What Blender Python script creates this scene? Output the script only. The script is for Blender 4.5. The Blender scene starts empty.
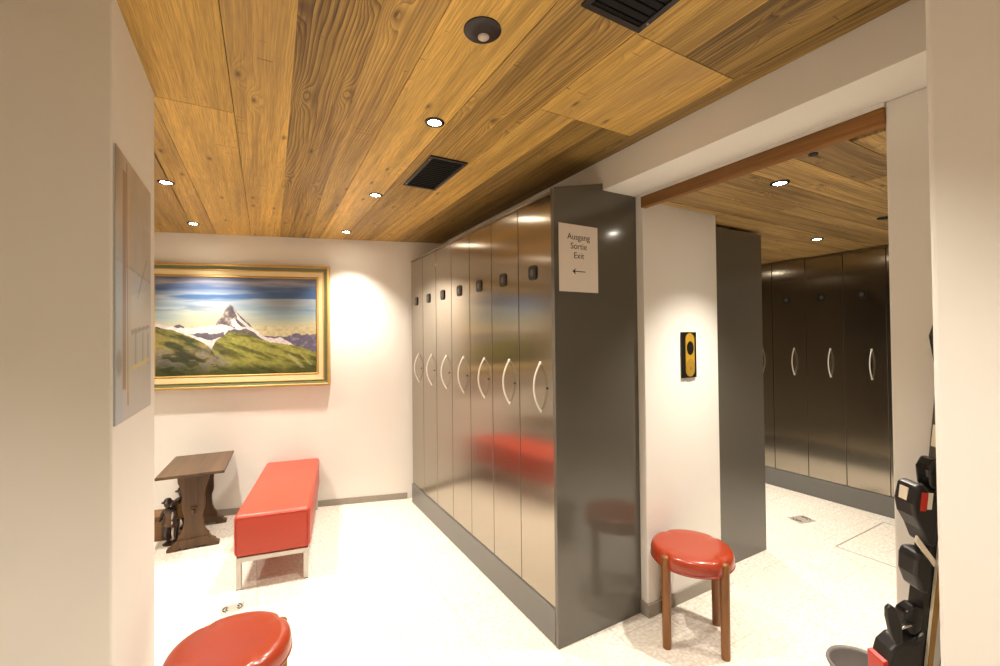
import bpy, bmesh, math, random
import numpy as np
from mathutils import Vector, Matrix
random.seed(7)
S = bpy.context.scene
COL = S.collection

# ------------------------------------------------------------------ helpers
def lin(c):
    return tuple(((v/255.0)/12.92 if v/255.0 <= .04045 else ((v/255.0+.055)/1.055)**2.4) for v in c)

def new_mat(name):
    m = bpy.data.materials.new(name); m.use_nodes = True
    nt = m.node_tree
    return m, nt, nt.nodes['Principled BSDF'], nt.nodes, nt.links

def mat(name, rgb, rough=.5, metal=0., noise=0., nscale=30., bump=0., coat=0., spec=None):
    m, nt, b, N, L = new_mat(name)
    c = lin(rgb)
    b.inputs['Base Color'].default_value = (*c, 1)
    b.inputs['Roughness'].default_value = rough
    b.inputs['Metallic'].default_value = metal
    if spec is not None: b.inputs['Specular IOR Level'].default_value = spec
    if coat: b.inputs['Coat Weight'].default_value = coat; b.inputs['Coat Roughness'].default_value = .08
    tc = N.new('ShaderNodeTexCoord')
    n = N.new('ShaderNodeTexNoise'); n.inputs['Scale'].default_value = nscale; n.inputs['Detail'].default_value = 4
    L.new(tc.outputs['Object'], n.inputs['Vector'])
    if noise:
        mx = N.new('ShaderNodeMix'); mx.data_type = 'RGBA'
        mx.inputs[6].default_value = (*[v*(1-noise) for v in c], 1); mx.inputs[7].default_value = (*[min(1, v*(1+noise)) for v in c], 1)
        L.new(n.outputs['Fac'], mx.inputs[0]); L.new(mx.outputs[2], b.inputs['Base Color'])
    if bump:
        bp = N.new('ShaderNodeBump'); bp.inputs['Strength'].default_value = bump; bp.inputs['Distance'].default_value = .002
        L.new(n.outputs['Fac'], bp.inputs['Height']); L.new(bp.outputs['Normal'], b.inputs['Normal'])
    return m

def math_node(N, L, op, a, b=None, c=None, clamp=False):
    n = N.new('ShaderNodeMath'); n.operation = op; n.use_clamp = clamp
    for i, v in enumerate((a, b, c)):
        if v is None: continue
        if isinstance(v, (int, float)): n.inputs[i].default_value = v
        else: L.new(v, n.inputs[i])
    return n.outputs[0]

def mixrgb(N, L, fac, a, b, mode='MIX'):
    n = N.new('ShaderNodeMix'); n.data_type = 'RGBA'; n.blend_type = mode
    for i, v in ((0, fac), (6, a), (7, b)):
        if isinstance(v, (int, float)): n.inputs[i].default_value = v
        elif isinstance(v, tuple): n.inputs[i].default_value = (*v, 1) if len(v) == 3 else v
        else: L.new(v, n.inputs[i])
    return n.outputs[2]

def wood_mat(name, along, light, dark, freq=13., knots=True, rough=.55, attr=True, fiber=1.0, contrast=.95):
    """aged boards; 'along' = axis index the grain runs along (object coords)."""
    m, nt, b, N, L = new_mat(name)
    tc = N.new('ShaderNodeTexCoord'); sp = N.new('ShaderNodeSeparateXYZ'); L.new(tc.outputs['Object'], sp.inputs[0])
    al = sp.outputs[along]
    others = [i for i in range(3) if i != along]
    if attr:
        at = N.new('ShaderNodeAttribute'); at.attribute_name = 'plank'
        sa = N.new('ShaderNodeSeparateColor'); L.new(at.outputs['Color'], sa.inputs[0])
        tone, off, strg = sa.outputs[0], sa.outputs[1], sa.outputs[2]
        cr = sp.outputs[others[0]]
        cr2 = math_node(N, L, 'ADD', cr, math_node(N, L, 'MULTIPLY', off, 13.7))
        al2 = math_node(N, L, 'ADD', al, math_node(N, L, 'MULTIPLY', off, 41.3))
    else:
        cr2 = math_node(N, L, 'ADD', sp.outputs[others[0]], math_node(N, L, 'MULTIPLY', sp.outputs[others[1]], .8)); al2 = al
        tone, strg = 1.0, .7
    def vec(sx, sy):
        c = N.new('ShaderNodeCombineXYZ')
        L.new(math_node(N, L, 'MULTIPLY', cr2, sx), c.inputs[0]); L.new(math_node(N, L, 'MULTIPLY', al2, sy), c.inputs[1])
        return c.outputs[0]
    def noise(sx, sy, det=2, rough_=.5):
        n = N.new('ShaderNodeTexNoise'); n.inputs['Scale'].default_value = 1; n.inputs['Detail'].default_value = det
        n.inputs['Roughness'].default_value = rough_
        L.new(vec(sx, sy), n.inputs['Vector']); return n.outputs['Fac']
    fld = math_node(N, L, 'MULTIPLY', noise(5, .85, 1), freq)
    fld = math_node(N, L, 'ADD', fld, math_node(N, L, 'MULTIPLY', cr2, 70))
    fld = math_node(N, L, 'ADD', fld, math_node(N, L, 'MULTIPLY', noise(24, 3, 2), 1.1))
    kn = None
    if knots:
        v = N.new('ShaderNodeTexVoronoi'); v.voronoi_dimensions = '2D'; v.inputs['Scale'].default_value = 1
        L.new(vec(5.5, 1.9), v.inputs['Vector'])
        d = v.outputs['Distance']
        g = math_node(N, L, 'POWER', 2.718, math_node(N, L, 'MULTIPLY', math_node(N, L, 'MULTIPLY', d, d), -38))
        fld = math_node(N, L, 'ADD', fld, math_node(N, L, 'MULTIPLY', g, 3.2))
        v2 = N.new('ShaderNodeTexVoronoi'); v2.voronoi_dimensions = '2D'; v2.inputs['Scale'].default_value = 1
        L.new(vec(5.5, 1.9*1.0), v2.inputs['Vector'])
        kn = math_node(N, L, 'POWER', 2.718, math_node(N, L, 'MULTIPLY', math_node(N, L, 'MULTIPLY', d, d), -420))
        sc = N.new('ShaderNodeSeparateColor'); L.new(v.outputs['Color'], sc.inputs[0])
        kn = math_node(N, L, 'MULTIPLY', kn, math_node(N, L, 'GREATER_THAN', sc.outputs[0], .55))
    fr = math_node(N, L, 'FRACT', fld)
    ring = math_node(N, L, 'POWER', fr, 1.6)
    fade = N.new('ShaderNodeMapRange'); fade.inputs[1].default_value = .93; fade.inputs[2].default_value = 1.0
    fade.inputs[3].default_value = 1; fade.inputs[4].default_value = 0; L.new(fr, fade.inputs[0])
    ring = math_node(N, L, 'MULTIPLY', ring, fade.outputs[0])
    patch = noise(3.5, .7, 2)
    pr = N.new('ShaderNodeMapRange'); pr.inputs[1].default_value = .35; pr.inputs[2].default_value = .7
    pr.inputs[3].default_value = .35; pr.inputs[4].default_value = 1.1; L.new(patch, pr.inputs[0])
    amt = math_node(N, L, 'MULTIPLY', math_node(N, L, 'MULTIPLY', ring, pr.outputs[0]), strg)
    amt = math_node(N, L, 'MULTIPLY', amt, contrast)
    col = mixrgb(N, L, amt, lin(light), lin(dark))
    fib = noise(260, 7, 3, .6)
    fr2 = N.new('ShaderNodeMapRange'); fr2.inputs[1].default_value = .3; fr2.inputs[2].default_value = .7
    fr2.inputs[3].default_value = 1-.22*fiber; fr2.inputs[4].default_value = 1+.12*fiber; L.new(fib, fr2.inputs[0])
    st = noise(9, .5, 2)
    sr = N.new('ShaderNodeMapRange'); sr.inputs[1].default_value = .3; sr.inputs[2].default_value = .7
    sr.inputs[3].default_value = .66; sr.inputs[4].default_value = 1.14; L.new(st, sr.inputs[0])
    s2 = noise(38, .9, 3, .6)
    s2r = N.new('ShaderNodeMapRange'); s2r.inputs[1].default_value = .42; s2r.inputs[2].default_value = .66
    s2r.inputs[3].default_value = 0; s2r.inputs[4].default_value = .55; L.new(s2, s2r.inputs[0])
    col = mixrgb(N, L, math_node(N, L, 'MULTIPLY', s2r.outputs[0], math_node(N, L, 'ADD', strg, .25), clamp=True), col, lin(dark))
    k = math_node(N, L, 'MULTIPLY', fr2.outputs[0], sr.outputs[0])
    if attr: k = math_node(N, L, 'MULTIPLY', k, math_node(N, L, 'MULTIPLY', tone, 1.64))
    sc3 = N.new('ShaderNodeVectorMath'); sc3.operation = 'SCALE'; L.new(col, sc3.inputs[0]); L.new(k, sc3.inputs['Scale'])
    out = sc3.outputs[0]
    if attr:
        gr = noise(2.2, .5, 3)
        gm = N.new('ShaderNodeMapRange'); gm.inputs[1].default_value = .5; gm.inputs[2].default_value = .72
        gm.inputs[3].default_value = 0; gm.inputs[4].default_value = .5; L.new(gr, gm.inputs[0])
        out = mixrgb(N, L, gm.outputs[0], out, lin((150, 122, 84)))
    if knots:
        out = mixrgb(N, L, math_node(N, L, 'MULTIPLY', kn, .8, clamp=True), out, lin((62, 34, 16)))
        # sparse cross cracks
        cn = noise(4, 60, 1); cm = noise(6, 1.6, 1)
        ck = math_node(N, L, 'MULTIPLY', math_node(N, L, 'GREATER_THAN', cn, .725), math_node(N, L, 'GREATER_THAN', cm, .56))
        out = mixrgb(N, L, math_node(N, L, 'MULTIPLY', ck, .55), out, lin((80, 46, 22)))
    L.new(out, b.inputs['Base Color'])
    b.inputs['Roughness'].default_value = rough
    bp = N.new('ShaderNodeBump'); bp.inputs['Strength'].default_value = .25; bp.inputs['Distance'].default_value = .002
    L.new(math_node(N, L, 'SUBTRACT', fib, amt), bp.inputs['Height']); L.new(bp.outputs['Normal'], b.inputs['Normal'])
    return m

def brushed(name, rgb, rough=.24):
    m, nt, b, N, L = new_mat(name)
    tc = N.new('ShaderNodeTexCoord'); mp = N.new('ShaderNodeMapping'); mp.inputs['Scale'].default_value = (300, 300, 3)
    L.new(tc.outputs['Object'], mp.inputs[0])
    n = N.new('ShaderNodeTexNoise'); n.inputs['Scale'].default_value = 1; n.inputs['Detail'].default_value = 3
    L.new(mp.outputs[0], n.inputs['Vector'])
    c = lin(rgb)
    L.new(mixrgb(N, L, n.outputs['Fac'], tuple(v*.93 for v in c), tuple(min(1, v*1.07) for v in c)), b.inputs['Base Color'])
    b.inputs['Metallic'].default_value = 1; b.inputs['Roughness'].default_value = rough
    b.inputs['Anisotropic'].default_value = .8
    cz = N.new('ShaderNodeCombineXYZ'); cz.inputs[1].default_value = 1
    L.new(cz.outputs[0], b.inputs['Tangent'])
    return m

def emit(name, rgb, s):
    m, nt, b, N, L = new_mat(name)
    b.inputs['Base Color'].default_value = (*rgb, 1)
    b.inputs['Emission Color'].default_value = (*rgb, 1); b.inputs['Emission Strength'].default_value = s
    return m

def obj(name, bm, m=None, parent=None, loc=None, smooth=False, bevel=0, seg=2, sub=0):
    bmesh.ops.recalc_face_normals(bm, faces=bm.faces)
    me = bpy.data.meshes.new(name); bm.to_mesh(me); bm.free()
    o = bpy.data.objects.new(name, me); COL.objects.link(o)
    if m is not None:
        for mm in (m if isinstance(m, (list, tuple)) else [m]): me.materials.append(mm)
    if parent: o.parent = parent
    if loc: o.location = loc
    if smooth:
        for p in me.polygons: p.use_smooth = True
    if bevel:
        md = o.modifiers.new('bevel', 'BEVEL'); md.width = bevel; md.segments = seg; md.limit_method = 'ANGLE'; md.angle_limit = .6
    if sub:
        md = o.modifiers.new('sub', 'SUBSURF'); md.levels = sub; md.render_levels = sub
    return o

def thing(name, label, cat, loc=(0, 0, 0), rz=0, group=None):
    o = bpy.data.objects.new(name, None); COL.objects.link(o); o.empty_display_size = .1
    o.location = loc; o.rotation_euler = (0, 0, rz)
    return tag(o, label, cat, group)

def tag(o, label, cat, group=None):
    o['label'] = label; o['category'] = cat
    if group: o['group'] = group
    return o

def struct(o, label=None, cat=None):
    o['kind'] = 'structure'
    if label: o['label'] = label; o['category'] = cat
    return o

def copy_tree(o, parent=None):
    c = o.copy(); COL.objects.link(c)
    if parent: c.parent = parent
    for ch in list(o.children): copy_tree(ch, c)
    return c

def box(bm, x0, x1, y0, y1, z0, z1):
    vs = [bm.verts.new((x, y, z)) for z in (z0, z1) for y in (y0, y1) for x in (x0, x1)]
    for f in ((0, 2, 3, 1), (4, 5, 7, 6), (0, 1, 5, 4), (2, 6, 7, 3), (0, 4, 6, 2), (1, 3, 7, 5)):
        bm.faces.new([vs[i] for i in f])
    return vs

def bx(*a):
    bm = bmesh.new(); box(bm, *a); return bm

def extrude_poly(bm, pts, axis, a0, a1):
    """pts: 2D polygon in the two other axes; extruded along axis."""
    def mk(p, a):
        return {'Y': (p[0], a, p[1]), 'X': (a, p[0], p[1]), 'Z': (p[0], p[1], a)}[axis]
    A = [bm.verts.new(mk(p, a0)) for p in pts]; B = [bm.verts.new(mk(p, a1)) for p in pts]
    n = len(pts)
    bm.faces.new(A); bm.faces.new(list(reversed(B)))
    for i in range(n): bm.faces.new([A[i], B[i], B[(i+1) % n], A[(i+1) % n]])

def lathe(bm, prof, n=32, c=(0, 0, 0), rf=None):
    """prof: (r,z) list; r==0 ends collapse to a pole."""
    rings = []
    for r, z in prof:
        if r <= 1e-6: rings.append([bm.verts.new((c[0], c[1], c[2]+z))])
        else:
            rings.append([bm.verts.new((c[0]+r*(rf(t) if rf else 1)*math.cos(t), c[1]+r*(rf(t) if rf else 1)*math.sin(t), c[2]+z)) for t in [2*math.pi*i/n for i in range(n)]])
    for a, b in zip(rings, rings[1:]):
        for i in range(n):
            j = (i+1) % n
            if len(a) == 1 and len(b) == 1: continue
            if len(a) == 1: bm.faces.new([a[0], b[i], b[j]])
            elif len(b) == 1: bm.faces.new([a[i], b[0], a[j]])
            else: bm.faces.new([a[i], b[i], b[j], a[j]])

def tube(bm, pts, r, n=10, flat=1.0, caps=True):
    pts = [Vector(p) for p in pts]; rings = []
    up = None
    for i, p in enumerate(pts):
        d = (pts[min(i+1, len(pts)-1)]-pts[max(i-1, 0)]).normalized()
        if up is None:
            up = Vector((0, 0, 1)) if abs(d.z) < .9 else Vector((0, 1, 0))
        a = d.cross(up).normalized(); b = d.cross(a).normalized(); up = -b if (-b).dot(up) > 0 else b
        rr = r[i] if isinstance(r, (list, tuple)) else r
        rings.append([bm.verts.new(p+a*rr*math.cos(t)+b*rr*flat*math.sin(t)) for t in [2*math.pi*k/n for k in range(n)]])
    for A, B in zip(rings, rings[1:]):
        for k in range(n): bm.faces.new([A[k], B[k], B[(k+1) % n], A[(k+1) % n]])
    if caps: bm.faces.new(rings[0]); bm.faces.new(list(reversed(rings[-1])))

def text_mesh(name, s, size, m, parent, loc, rot, align='CENTER', depth=.0004):
    cu = bpy.data.curves.new(name, 'FONT'); cu.body = s; cu.size = size; cu.align_x = align; cu.extrude = depth
    t = bpy.data.objects.new(name+'_c', cu)
    COL.objects.link(t)
    dg = bpy.context.evaluated_depsgraph_get()
    me = bpy.data.meshes.new_from_object(t.evaluated_get(dg)); me.name = name
    bpy.data.objects.remove(t); bpy.data.curves.remove(cu)
    o = bpy.data.objects.new(name, me); COL.objects.link(o); o.location = loc; o.rotation_euler = rot; o.parent = parent
    me.materials.clear(); me.materials.append(m)
    return o

# ------------------------------------------------------------------ materials
plaster = mat('plaster', (230, 226, 219), .9, noise=.02, nscale=6, bump=.25)
steel = brushed('brushed_steel', (168, 160, 147), .17)
laminate = mat('grey_laminate', (88, 84, 76), .16, noise=.03, nscale=5, coat=.3)
plinth_m = mat('grey_plinth', (108, 107, 103), .35, noise=.04, nscale=9)
dark_body = mat('dark_carcass', (34, 30, 26), .6)
alu = mat('satin_aluminium', (236, 230, 220), .35, metal=.3)
black_pl = mat('black_plastic', (26, 24, 23), .4)
black_gl = mat('black_gloss', (16, 15, 15), .18)
red_leather = mat('red_leather', (150, 52, 24), .3, noise=.06, nscale=14, bump=.15, coat=.35)
coral_leather = mat('coral_leather', (182, 62, 42), .42, noise=.03, nscale=20, bump=.2)
white_metal = mat('silver_paint', (200, 196, 188), .4, metal=.3)
skirt = mat('grey_stone_skirting', (150, 142, 130), .5, noise=.15, nscale=60)
paper = mat('paper', (232, 222, 212), .8, noise=.01)
ink = mat('ink', (38, 34, 34), .7)
brass = mat('brass', (214, 170, 52), .35, metal=.5, noise=.1, nscale=60)
gold_d = mat('dull_gold', (176, 140, 52), .45, metal=.4, noise=.25, nscale=300)
gilt = mat('gilt', (196, 160, 92), .4, metal=.35, noise=.1, nscale=20)
cream_g = mat('cream_gilt', (226, 208, 160), .45, metal=.15, noise=.06, nscale=14)
green_f = mat('green_frame', (98, 104, 72), .4, noise=.14, nscale=18)
lamp_m = emit('lamp_glow', (1, .9, .74), 55)
lens_m = mat('frosted_lens', (190, 178, 168), .35)
vent_m = mat('vent_black', (14, 13, 13), .8, spec=.1)
screw_m = mat('screw', (170, 160, 150), .3, metal=.9)
chrome = mat('chrome', (220, 218, 214), .15, metal=1)
ceil_w = wood_mat('aged_pine_boards', 1, (216, 176, 92), (84, 48, 14), 9, contrast=1.1, fiber=1.5)
ceil_w2 = wood_mat('aged_pine_boards_crosswise', 0, (208, 172, 108), (80, 52, 22), 10, contrast=1.1, fiber=1.5)
ceil_w2.name = 'aged_pine_crosswise'
oak = wood_mat('stained_oak', 1, (94, 70, 46), (58, 38, 22), 9, knots=False, rough=.42, attr=False, contrast=.5)
oak_v = wood_mat('stained_oak_upright', 2, (92, 64, 34), (54, 34, 16), 9, knots=False, rough=.45, attr=False, contrast=.5)
leg_w = wood_mat('honey_beech', 2, (150, 96, 38), (104, 60, 20), 6, knots=False, rough=.35, attr=False, contrast=.5)
trim_w = wood_mat('honey_pine_trim', 1, (150, 100, 40), (98, 60, 22), 9, knots=False, rough=.5, attr=False, contrast=.6)

# floor material -----------------------------------------------------------
def floor_mat():
    m, nt, b, N, L = new_mat('pale_granite_tiles')
    tc = N.new('ShaderNodeTexCoord')
    def noise(s, d=3):
        n = N.new('ShaderNodeTexNoise'); n.inputs['Scale'].default_value = s; n.inputs['Detail'].default_value = d
        L.new(tc.outputs['Object'], n.inputs['Vector']); return n.outputs['Fac']
    mr = N.new('ShaderNodeMapRange'); mr.inputs[1].default_value = .35; mr.inputs[2].default_value = .65; L.new(noise(55, 4), mr.inputs[0])
    c = mixrgb(N, L, mr.outputs[0], lin((196, 190, 178)), lin((234, 229, 220)))
    v = N.new('ShaderNodeTexVoronoi'); v.inputs['Scale'].default_value = 70; L.new(tc.outputs['Object'], v.inputs['Vector'])
    sc = N.new('ShaderNodeSeparateColor'); L.new(v.outputs['Color'], sc.inputs[0])
    c = mixrgb(N, L, math_node(N, L, 'MULTIPLY', math_node(N, L, 'GREATER_THAN', sc.outputs[0], .78), .28), c, lin((166, 154, 134)))
    mr2 = N.new('ShaderNodeMapRange'); mr2.inputs[1].default_value = .3; mr2.inputs[2].default_value = .7
    mr2.inputs[3].default_value = .0; mr2.inputs[4].default_value = .5; L.new(noise(4, 2), mr2.inputs[0])
    c = mixrgb(N, L, mr2.outputs[0], c, lin((216, 204, 186)))
    mp = N.new('ShaderNodeMapping'); mp.inputs['Location'].default_value = (-.355+.335*9, -3.07+.67*9, 0)
    L.new(tc.outputs['Object'], mp.inputs[0])
    br = N.new('ShaderNodeTexBrick'); br.offset = 0.5; br.offset_frequency = 2
    br.inputs['Scale'].default_value = 1; br.inputs['Brick Width'].default_value = .67; br.inputs['Row Height'].default_value = .335
    br.inputs['Mortar Size'].default_value = .0022; br.inputs['Mortar Smooth'].default_value = .1
    # swap x,y so that rows run along Y
    sp = N.new('ShaderNodeSeparateXYZ'); L.new(mp.outputs[0], sp.inputs[0]); cb = N.new('ShaderNodeCombineXYZ')
    L.new(sp.outputs[1], cb.inputs[0]); L.new(sp.outputs[0], cb.inputs[1]); L.new(cb.outputs[0], br.inputs['Vector'])
    c = mixrgb(N, L, math_node(N, L, 'MULTIPLY', br.outputs['Fac'], .6), c, lin((160, 148, 130)))
    L.new(c, b.inputs['Base Color']); b.inputs['Roughness'].default_value = .5
    return m
granite = floor_mat()

# ------------------------------------------------------------------ room shell
HC, HS, HC2 = 2.591, 2.425, 2.385
struct(obj('floor', bx(-2.6, 5.7, -1.9, 5.8, -.12, 0), granite))

def bwy(x): return 4.915-.2895*(x+.761)         # back wall line
bm = bmesh.new(); extrude_poly(bm, [(-2.6, bwy(-2.6)), (1.97, bwy(1.97)), (1.97, bwy(1.97)+.2), (-2.6, bwy(-2.6)+.2)], 'Z', 0, 2.8)
struct(obj('wall_back', bm, plaster))
struct(obj('wall_left', bx(-2.4, -.341, 1.592, 2.192, 0, 2.8), plaster, bevel=.006))
struct(obj('wall_far_left', bx(-2.6, -2.4, -1.9, bwy(-2.4)+.02, 0, 2.8), plaster))
struct(obj('wall_front', bx(-2.4, 5.7, -1.9, -1.6, 0, 2.8), plaster))
struct(obj('wall_pillar', bx(1.3, 1.955, -1.6, .364, 0, 2.8), plaster, bevel=.012, seg=4))
struct(obj('wall_column', bx(1.955, 2.12, -1.6, .655, 0, 2.425), plaster, bevel=.006))
struct(obj('wall_middle', bx(1.962, 2.64, 1.768, 4.35, 0, 2.425), plaster, bevel=.004))
struct(obj('wall_annex_back', bx(1.97, 5.7, 4.35, 4.55, 0, 2.6), plaster))
struct(obj('wall_right', bx(5.5, 5.7, -1.6, 4.35, 0, 2.6), plaster))
# dropped beam over the opening: face at X=1.705, soffit at 2.425
bm = bx(1.705, 1.999, .364, 4.04, HS, 2.8); box(bm, 1.948, 1.999, .655, 1.767, 2.408, 2.430)
struct(obj('wall_beam', bm, plaster))
struct(obj('trim_opening', bx(1.945, 1.985, .655, 1.767, 2.345, 2.4075), trim_w, bevel=.003))
# cover above the annex ceiling
struct(obj('ceiling_slab', bx(-2.6, 5.7, -1.9, 5.8, 2.8, 2.9), plaster))

def planks(name, rects, m, z, th, gap=.0016):
    bm = bmesh.new(); lay = bm.faces.layers.int.new('pid'); data = []
    for i, (pts, tone, strg) in enumerate(rects):
        cx = sum(p[0] for p in pts)/4; cy = sum(p[1] for p in pts)/4
        q = []
        for p in pts:
            q.append((p[0]-gap*(1 if p[0] > cx else -1), p[1]-gap*(1 if p[1] > cy else -1)))
        f0 = len(bm.faces); zz = z+random.uniform(0, .0025)
        extrude_poly(bm, q, 'Z', zz, z+th)
        bm.faces.ensure_lookup_table()
        for f in bm.faces[f0:]: f[lay] = i
        data.append((tone/1.5, random.random(), strg))
    bmesh.ops.recalc_face_normals(bm, faces=bm.faces)
    me = bpy.data.meshes.new(name); bm.to_mesh(me); bm.free()
    at = me.attributes.new('plank', 'FLOAT_COLOR', 'CORNER')
    pid = me.attributes['pid'].data
    for p in me.polygons:
        for li in p.loop_indices: at.data[li].color = (*data[pid[p.index].value], 1)
    o = bpy.data.objects.new(name, me); COL.objects.link(o); me.materials.append(m)
    return struct(o)

# main room boards: seams given at Y=1 and Y=4.5 (boards taper)
seams = [(-2.4, -2.4), (-2.12, -2.12), (-1.8, -1.8), (-1.5, -1.5), (-1.2, -1.2), (-.95, -.95), (-.70, -.70), (-.44, -.45), (-.385, -.295) , (-.095, -.015), (.105, .225), (.325, .475), (.505, .577), (.785, .775), (1.09, 1.035)]
tone = [1, .95, 1.05, .9, 1, 1, .85, 1.0, 1.12, 1.08, .80, 1.0, 1.14, .92]
strg = [.6, .6, .6, .6, .6, .5, .5, .45, .18, .35, 1.0, .62, .28, .8]
R_ = []
def sx(s, y): return s[0]+(s[1]-s[0])*(y-1)/3.5
def quad(a, b, y0, y1): return [(sx(a, y0), y0), (sx(b, y0), y0), (sx(b, y1), y1), (sx(a, y1), y1)]
for i in range(len(seams)-1):
    a, b = seams[i], seams[i+1]
    cuts = [-1.6, 5.45]
    if i == 8: cuts = [-1.6, 2.20, 5.45]
    elif i in (2, 5): cuts = [-1.6, 1.4, 5.45]
    for j in range(len(cuts)-1):
        R_.append((quad(a, b, cuts[j], cuts[j+1]), tone[i]*(1 if j == 0 else .97)*(.88 if (i == 8 and j == 0) else 1), strg[i]))
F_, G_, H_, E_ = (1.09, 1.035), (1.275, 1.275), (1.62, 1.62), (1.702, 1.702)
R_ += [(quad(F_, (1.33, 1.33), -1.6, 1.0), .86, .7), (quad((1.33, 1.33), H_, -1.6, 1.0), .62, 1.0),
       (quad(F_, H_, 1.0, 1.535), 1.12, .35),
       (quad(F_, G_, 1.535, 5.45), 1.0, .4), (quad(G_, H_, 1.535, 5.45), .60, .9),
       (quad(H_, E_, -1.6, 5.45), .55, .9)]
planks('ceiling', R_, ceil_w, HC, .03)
# annex boards run across (along X)
R2 = []; y = -1.6; k = 0
ys = [-1.6, -1.35, -1.1, -.85, -.6, -.35, -.1, .15, .4, .62, .82, 1.02, 1.22, 1.40, 1.51, 1.70, 1.90, 2.1, 2.32, 2.55, 2.8, 3.05, 3.3, 3.6, 3.9, 4.35]
for i in range(len(ys)-1):
    c = 2.74 if i == 10 else random.choice([2.9, 3.3, 3.8, 4.2]) if i not in (12, 14) else None
    x0 = 1.999
    if ys[i+1] > 1.76 and ys[i] < 4.4 and False: x0 = 2.64
    cuts = [x0]+([c] if c else [])+[5.5]
    for j in range(len(cuts)-1):
        t = .62 if (i == 10 and j == 0) else random.uniform(.85, 1.1)
        if i == 14: t = .7
        R2.append(([(cuts[j], ys[i]), (cuts[j+1], ys[i]), (cuts[j+1], ys[i+1]), (cuts[j], ys[i+1])], t, random.uniform(.5, 1)))
R2 = [r for r in R2 if not (r[0][0][1] >= 1.76 and r[0][1][0] < 2.64)]
R3 = []
for p, t, s in R2:
    if p[2][1] > 1.76 and p[0][0] < 2.64:
        y0, y1, x1 = p[0][1], p[2][1], p[1][0]
        if y0 < 1.757: R3.append(([(p[0][0], y0), (2.64, y0), (2.64, 1.757), (p[0][0], 1.757)], t, s))
        R3.append(([(2.643, y0), (x1, y0), (x1, y1), (2.643, y1)], t, s))
    elif p[0][1] < .66 and p[0][0] < 2.13:
        R3.append(([(2.125, p[0][1]), p[1], p[2], (2.125, p[2][1])], t, s))
    else: R3.append((p, t, s))
planks('ceiling_annex', R3, ceil_w2, HC2, .03)

# skirting
def skirt_seg(name, p0, p1, h=.075, t=.010):
    d = Vector((p1[0]-p0[0], p1[1]-p0[1])).normalized(); n = Vector((d.y, -d.x))*t
    bm = bmesh.new(); extrude_poly(bm, [p0, p1, (p1[0]+n.x, p1[1]+n.y), (p0[0]+n.x, p0[1]+n.y)], 'Z', 0.001, h)
    return struct(obj(name, bm, skirt, bevel=.0015))
skirt_seg('baseboard_back', (-2.39, bwy(-2.39)-.001), (1.35, bwy(1.35)-.001), .06)
skirt_seg('baseboard_middle', (1.962, 1.767), (2.64, 1.767))
skirt_seg('baseboard_corner', (1.954, 1.812), (1.954, 1.749)) if False else struct(obj('baseboard_corner', bx(1.950, 1.9615, 1.757, 1.8165, .001, .075), skirt, bevel=.0015))
struct(obj('baseboard_left', bx(-.3405, -.331, 1.592, 2.20, .001, .06), skirt, bevel=.0015))
struct(obj('baseboard_column', bx(1.943, 1.9545, .365, .655, .001, .075), skirt, bevel=.0015))

# ------------------------------------------------------------------ lockers
def make_locker(w, label, group, depth=.56):
    """local frame: door face at x=0 looking to -X, near edge at y=0, far edge y=w."""
    t = thing('locker', label, 'locker', group=group)
    g = .003
    bm = bmesh.new(); box(bm, .022, depth, .0005, w-.0005, .182, 2.366)
    obj('carcass', bm, dark_body, t)
    bm = bmesh.new(); box(bm, -.002, depth, .0004, w-.0004, 2.3665, 2.378)
    obj('top_rail', bm, mat_rail, t, bevel=.001)
    d = obj('door', bx(0, .02, g, w-g, .186, 2.361), steel, t, bevel=.0015)
    # curved handle, bulging out of the door
    y = .114; pts = []
    for i in range(25):
        a = i/24*2-1
        pts.append((-.002-.044*(1-a*a), y, 1.333+.133*a))
    bm = bmesh.new(); tube(bm, pts, .0048, 10, 1.2)
    for s in (-1, 1):
        box(bm, -.005, .0, y-.007, y+.007, 1.333+s*.131-.009, 1.333+s*.131+.009)
    obj('handle', bm, alu, d, smooth=True)
    # number plate: bevelled octagon with a small raised centre
    c = (.178, 1.968); hw, hh, k = .038, .040, .013
    P = [(c[0]-hw+k, c[1]-hh), (c[0]+hw-k, c[1]-hh), (c[0]+hw, c[1]-hh+k), (c[0]+hw, c[1]+hh-k), (c[0]+hw-k, c[1]+hh), (c[0]-hw+k, c[1]+hh), (c[0]-hw, c[1]+hh-k), (c[0]-hw, c[1]-hh+k)]
    bm = bmesh.new(); extrude_poly(bm, P, 'X', -.008, 0)
    pl = obj('number_plate', bm, black_pl, d, bevel=.002)
    bm = bmesh.new(); extrude_poly(bm, [(c[0]+.016*math.cos(a), c[1]+.02*math.sin(a)) for a in [i*math.pi/8 for i in range(16)]], 'X', -.0095, -.008)
    obj('number_disc', bm, disc_m, pl)
    bm = bmesh.new()
    lathe(bm, [(.0065, 0), (.0065, .004), (.004, .005), (0, .005)], 14)
    bmesh.ops.rotate(bm, verts=bm.verts, matrix=Matrix.Rotation(-math.pi/2, 3, 'Y')); bmesh.ops.translate(bm, verts=bm.verts, vec=(0, .055, 1.33))
    obj('keyhole', bm, dark_body, d)
    return t
mat_rail = mat('steel_rail', (168, 154, 136), .3, metal=.9)
disc_m = mat('plate_centre', (92, 86, 82), .4)
W1 = .334; X1 = 1.372
desc = ['nearest the grey end panel with the exit notice', 'second from the grey end panel', 'third from the grey end panel', 'fourth and middle one of the seven in the row', 'third from the picture wall', 'second from the picture wall', 'farthest of the row, next to the picture wall']
L0 = make_locker(W1, 'tall brushed steel locker, '+desc[0], 'steel lockers in the long row')
L0.location = (X1, 1.853, 0)
for i in range(1, 7):
    c = copy_tree(L0); c.location = (X1, 1.853+W1*i, 0); c['label'] = 'tall brushed steel locker, '+desc[i]
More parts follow.
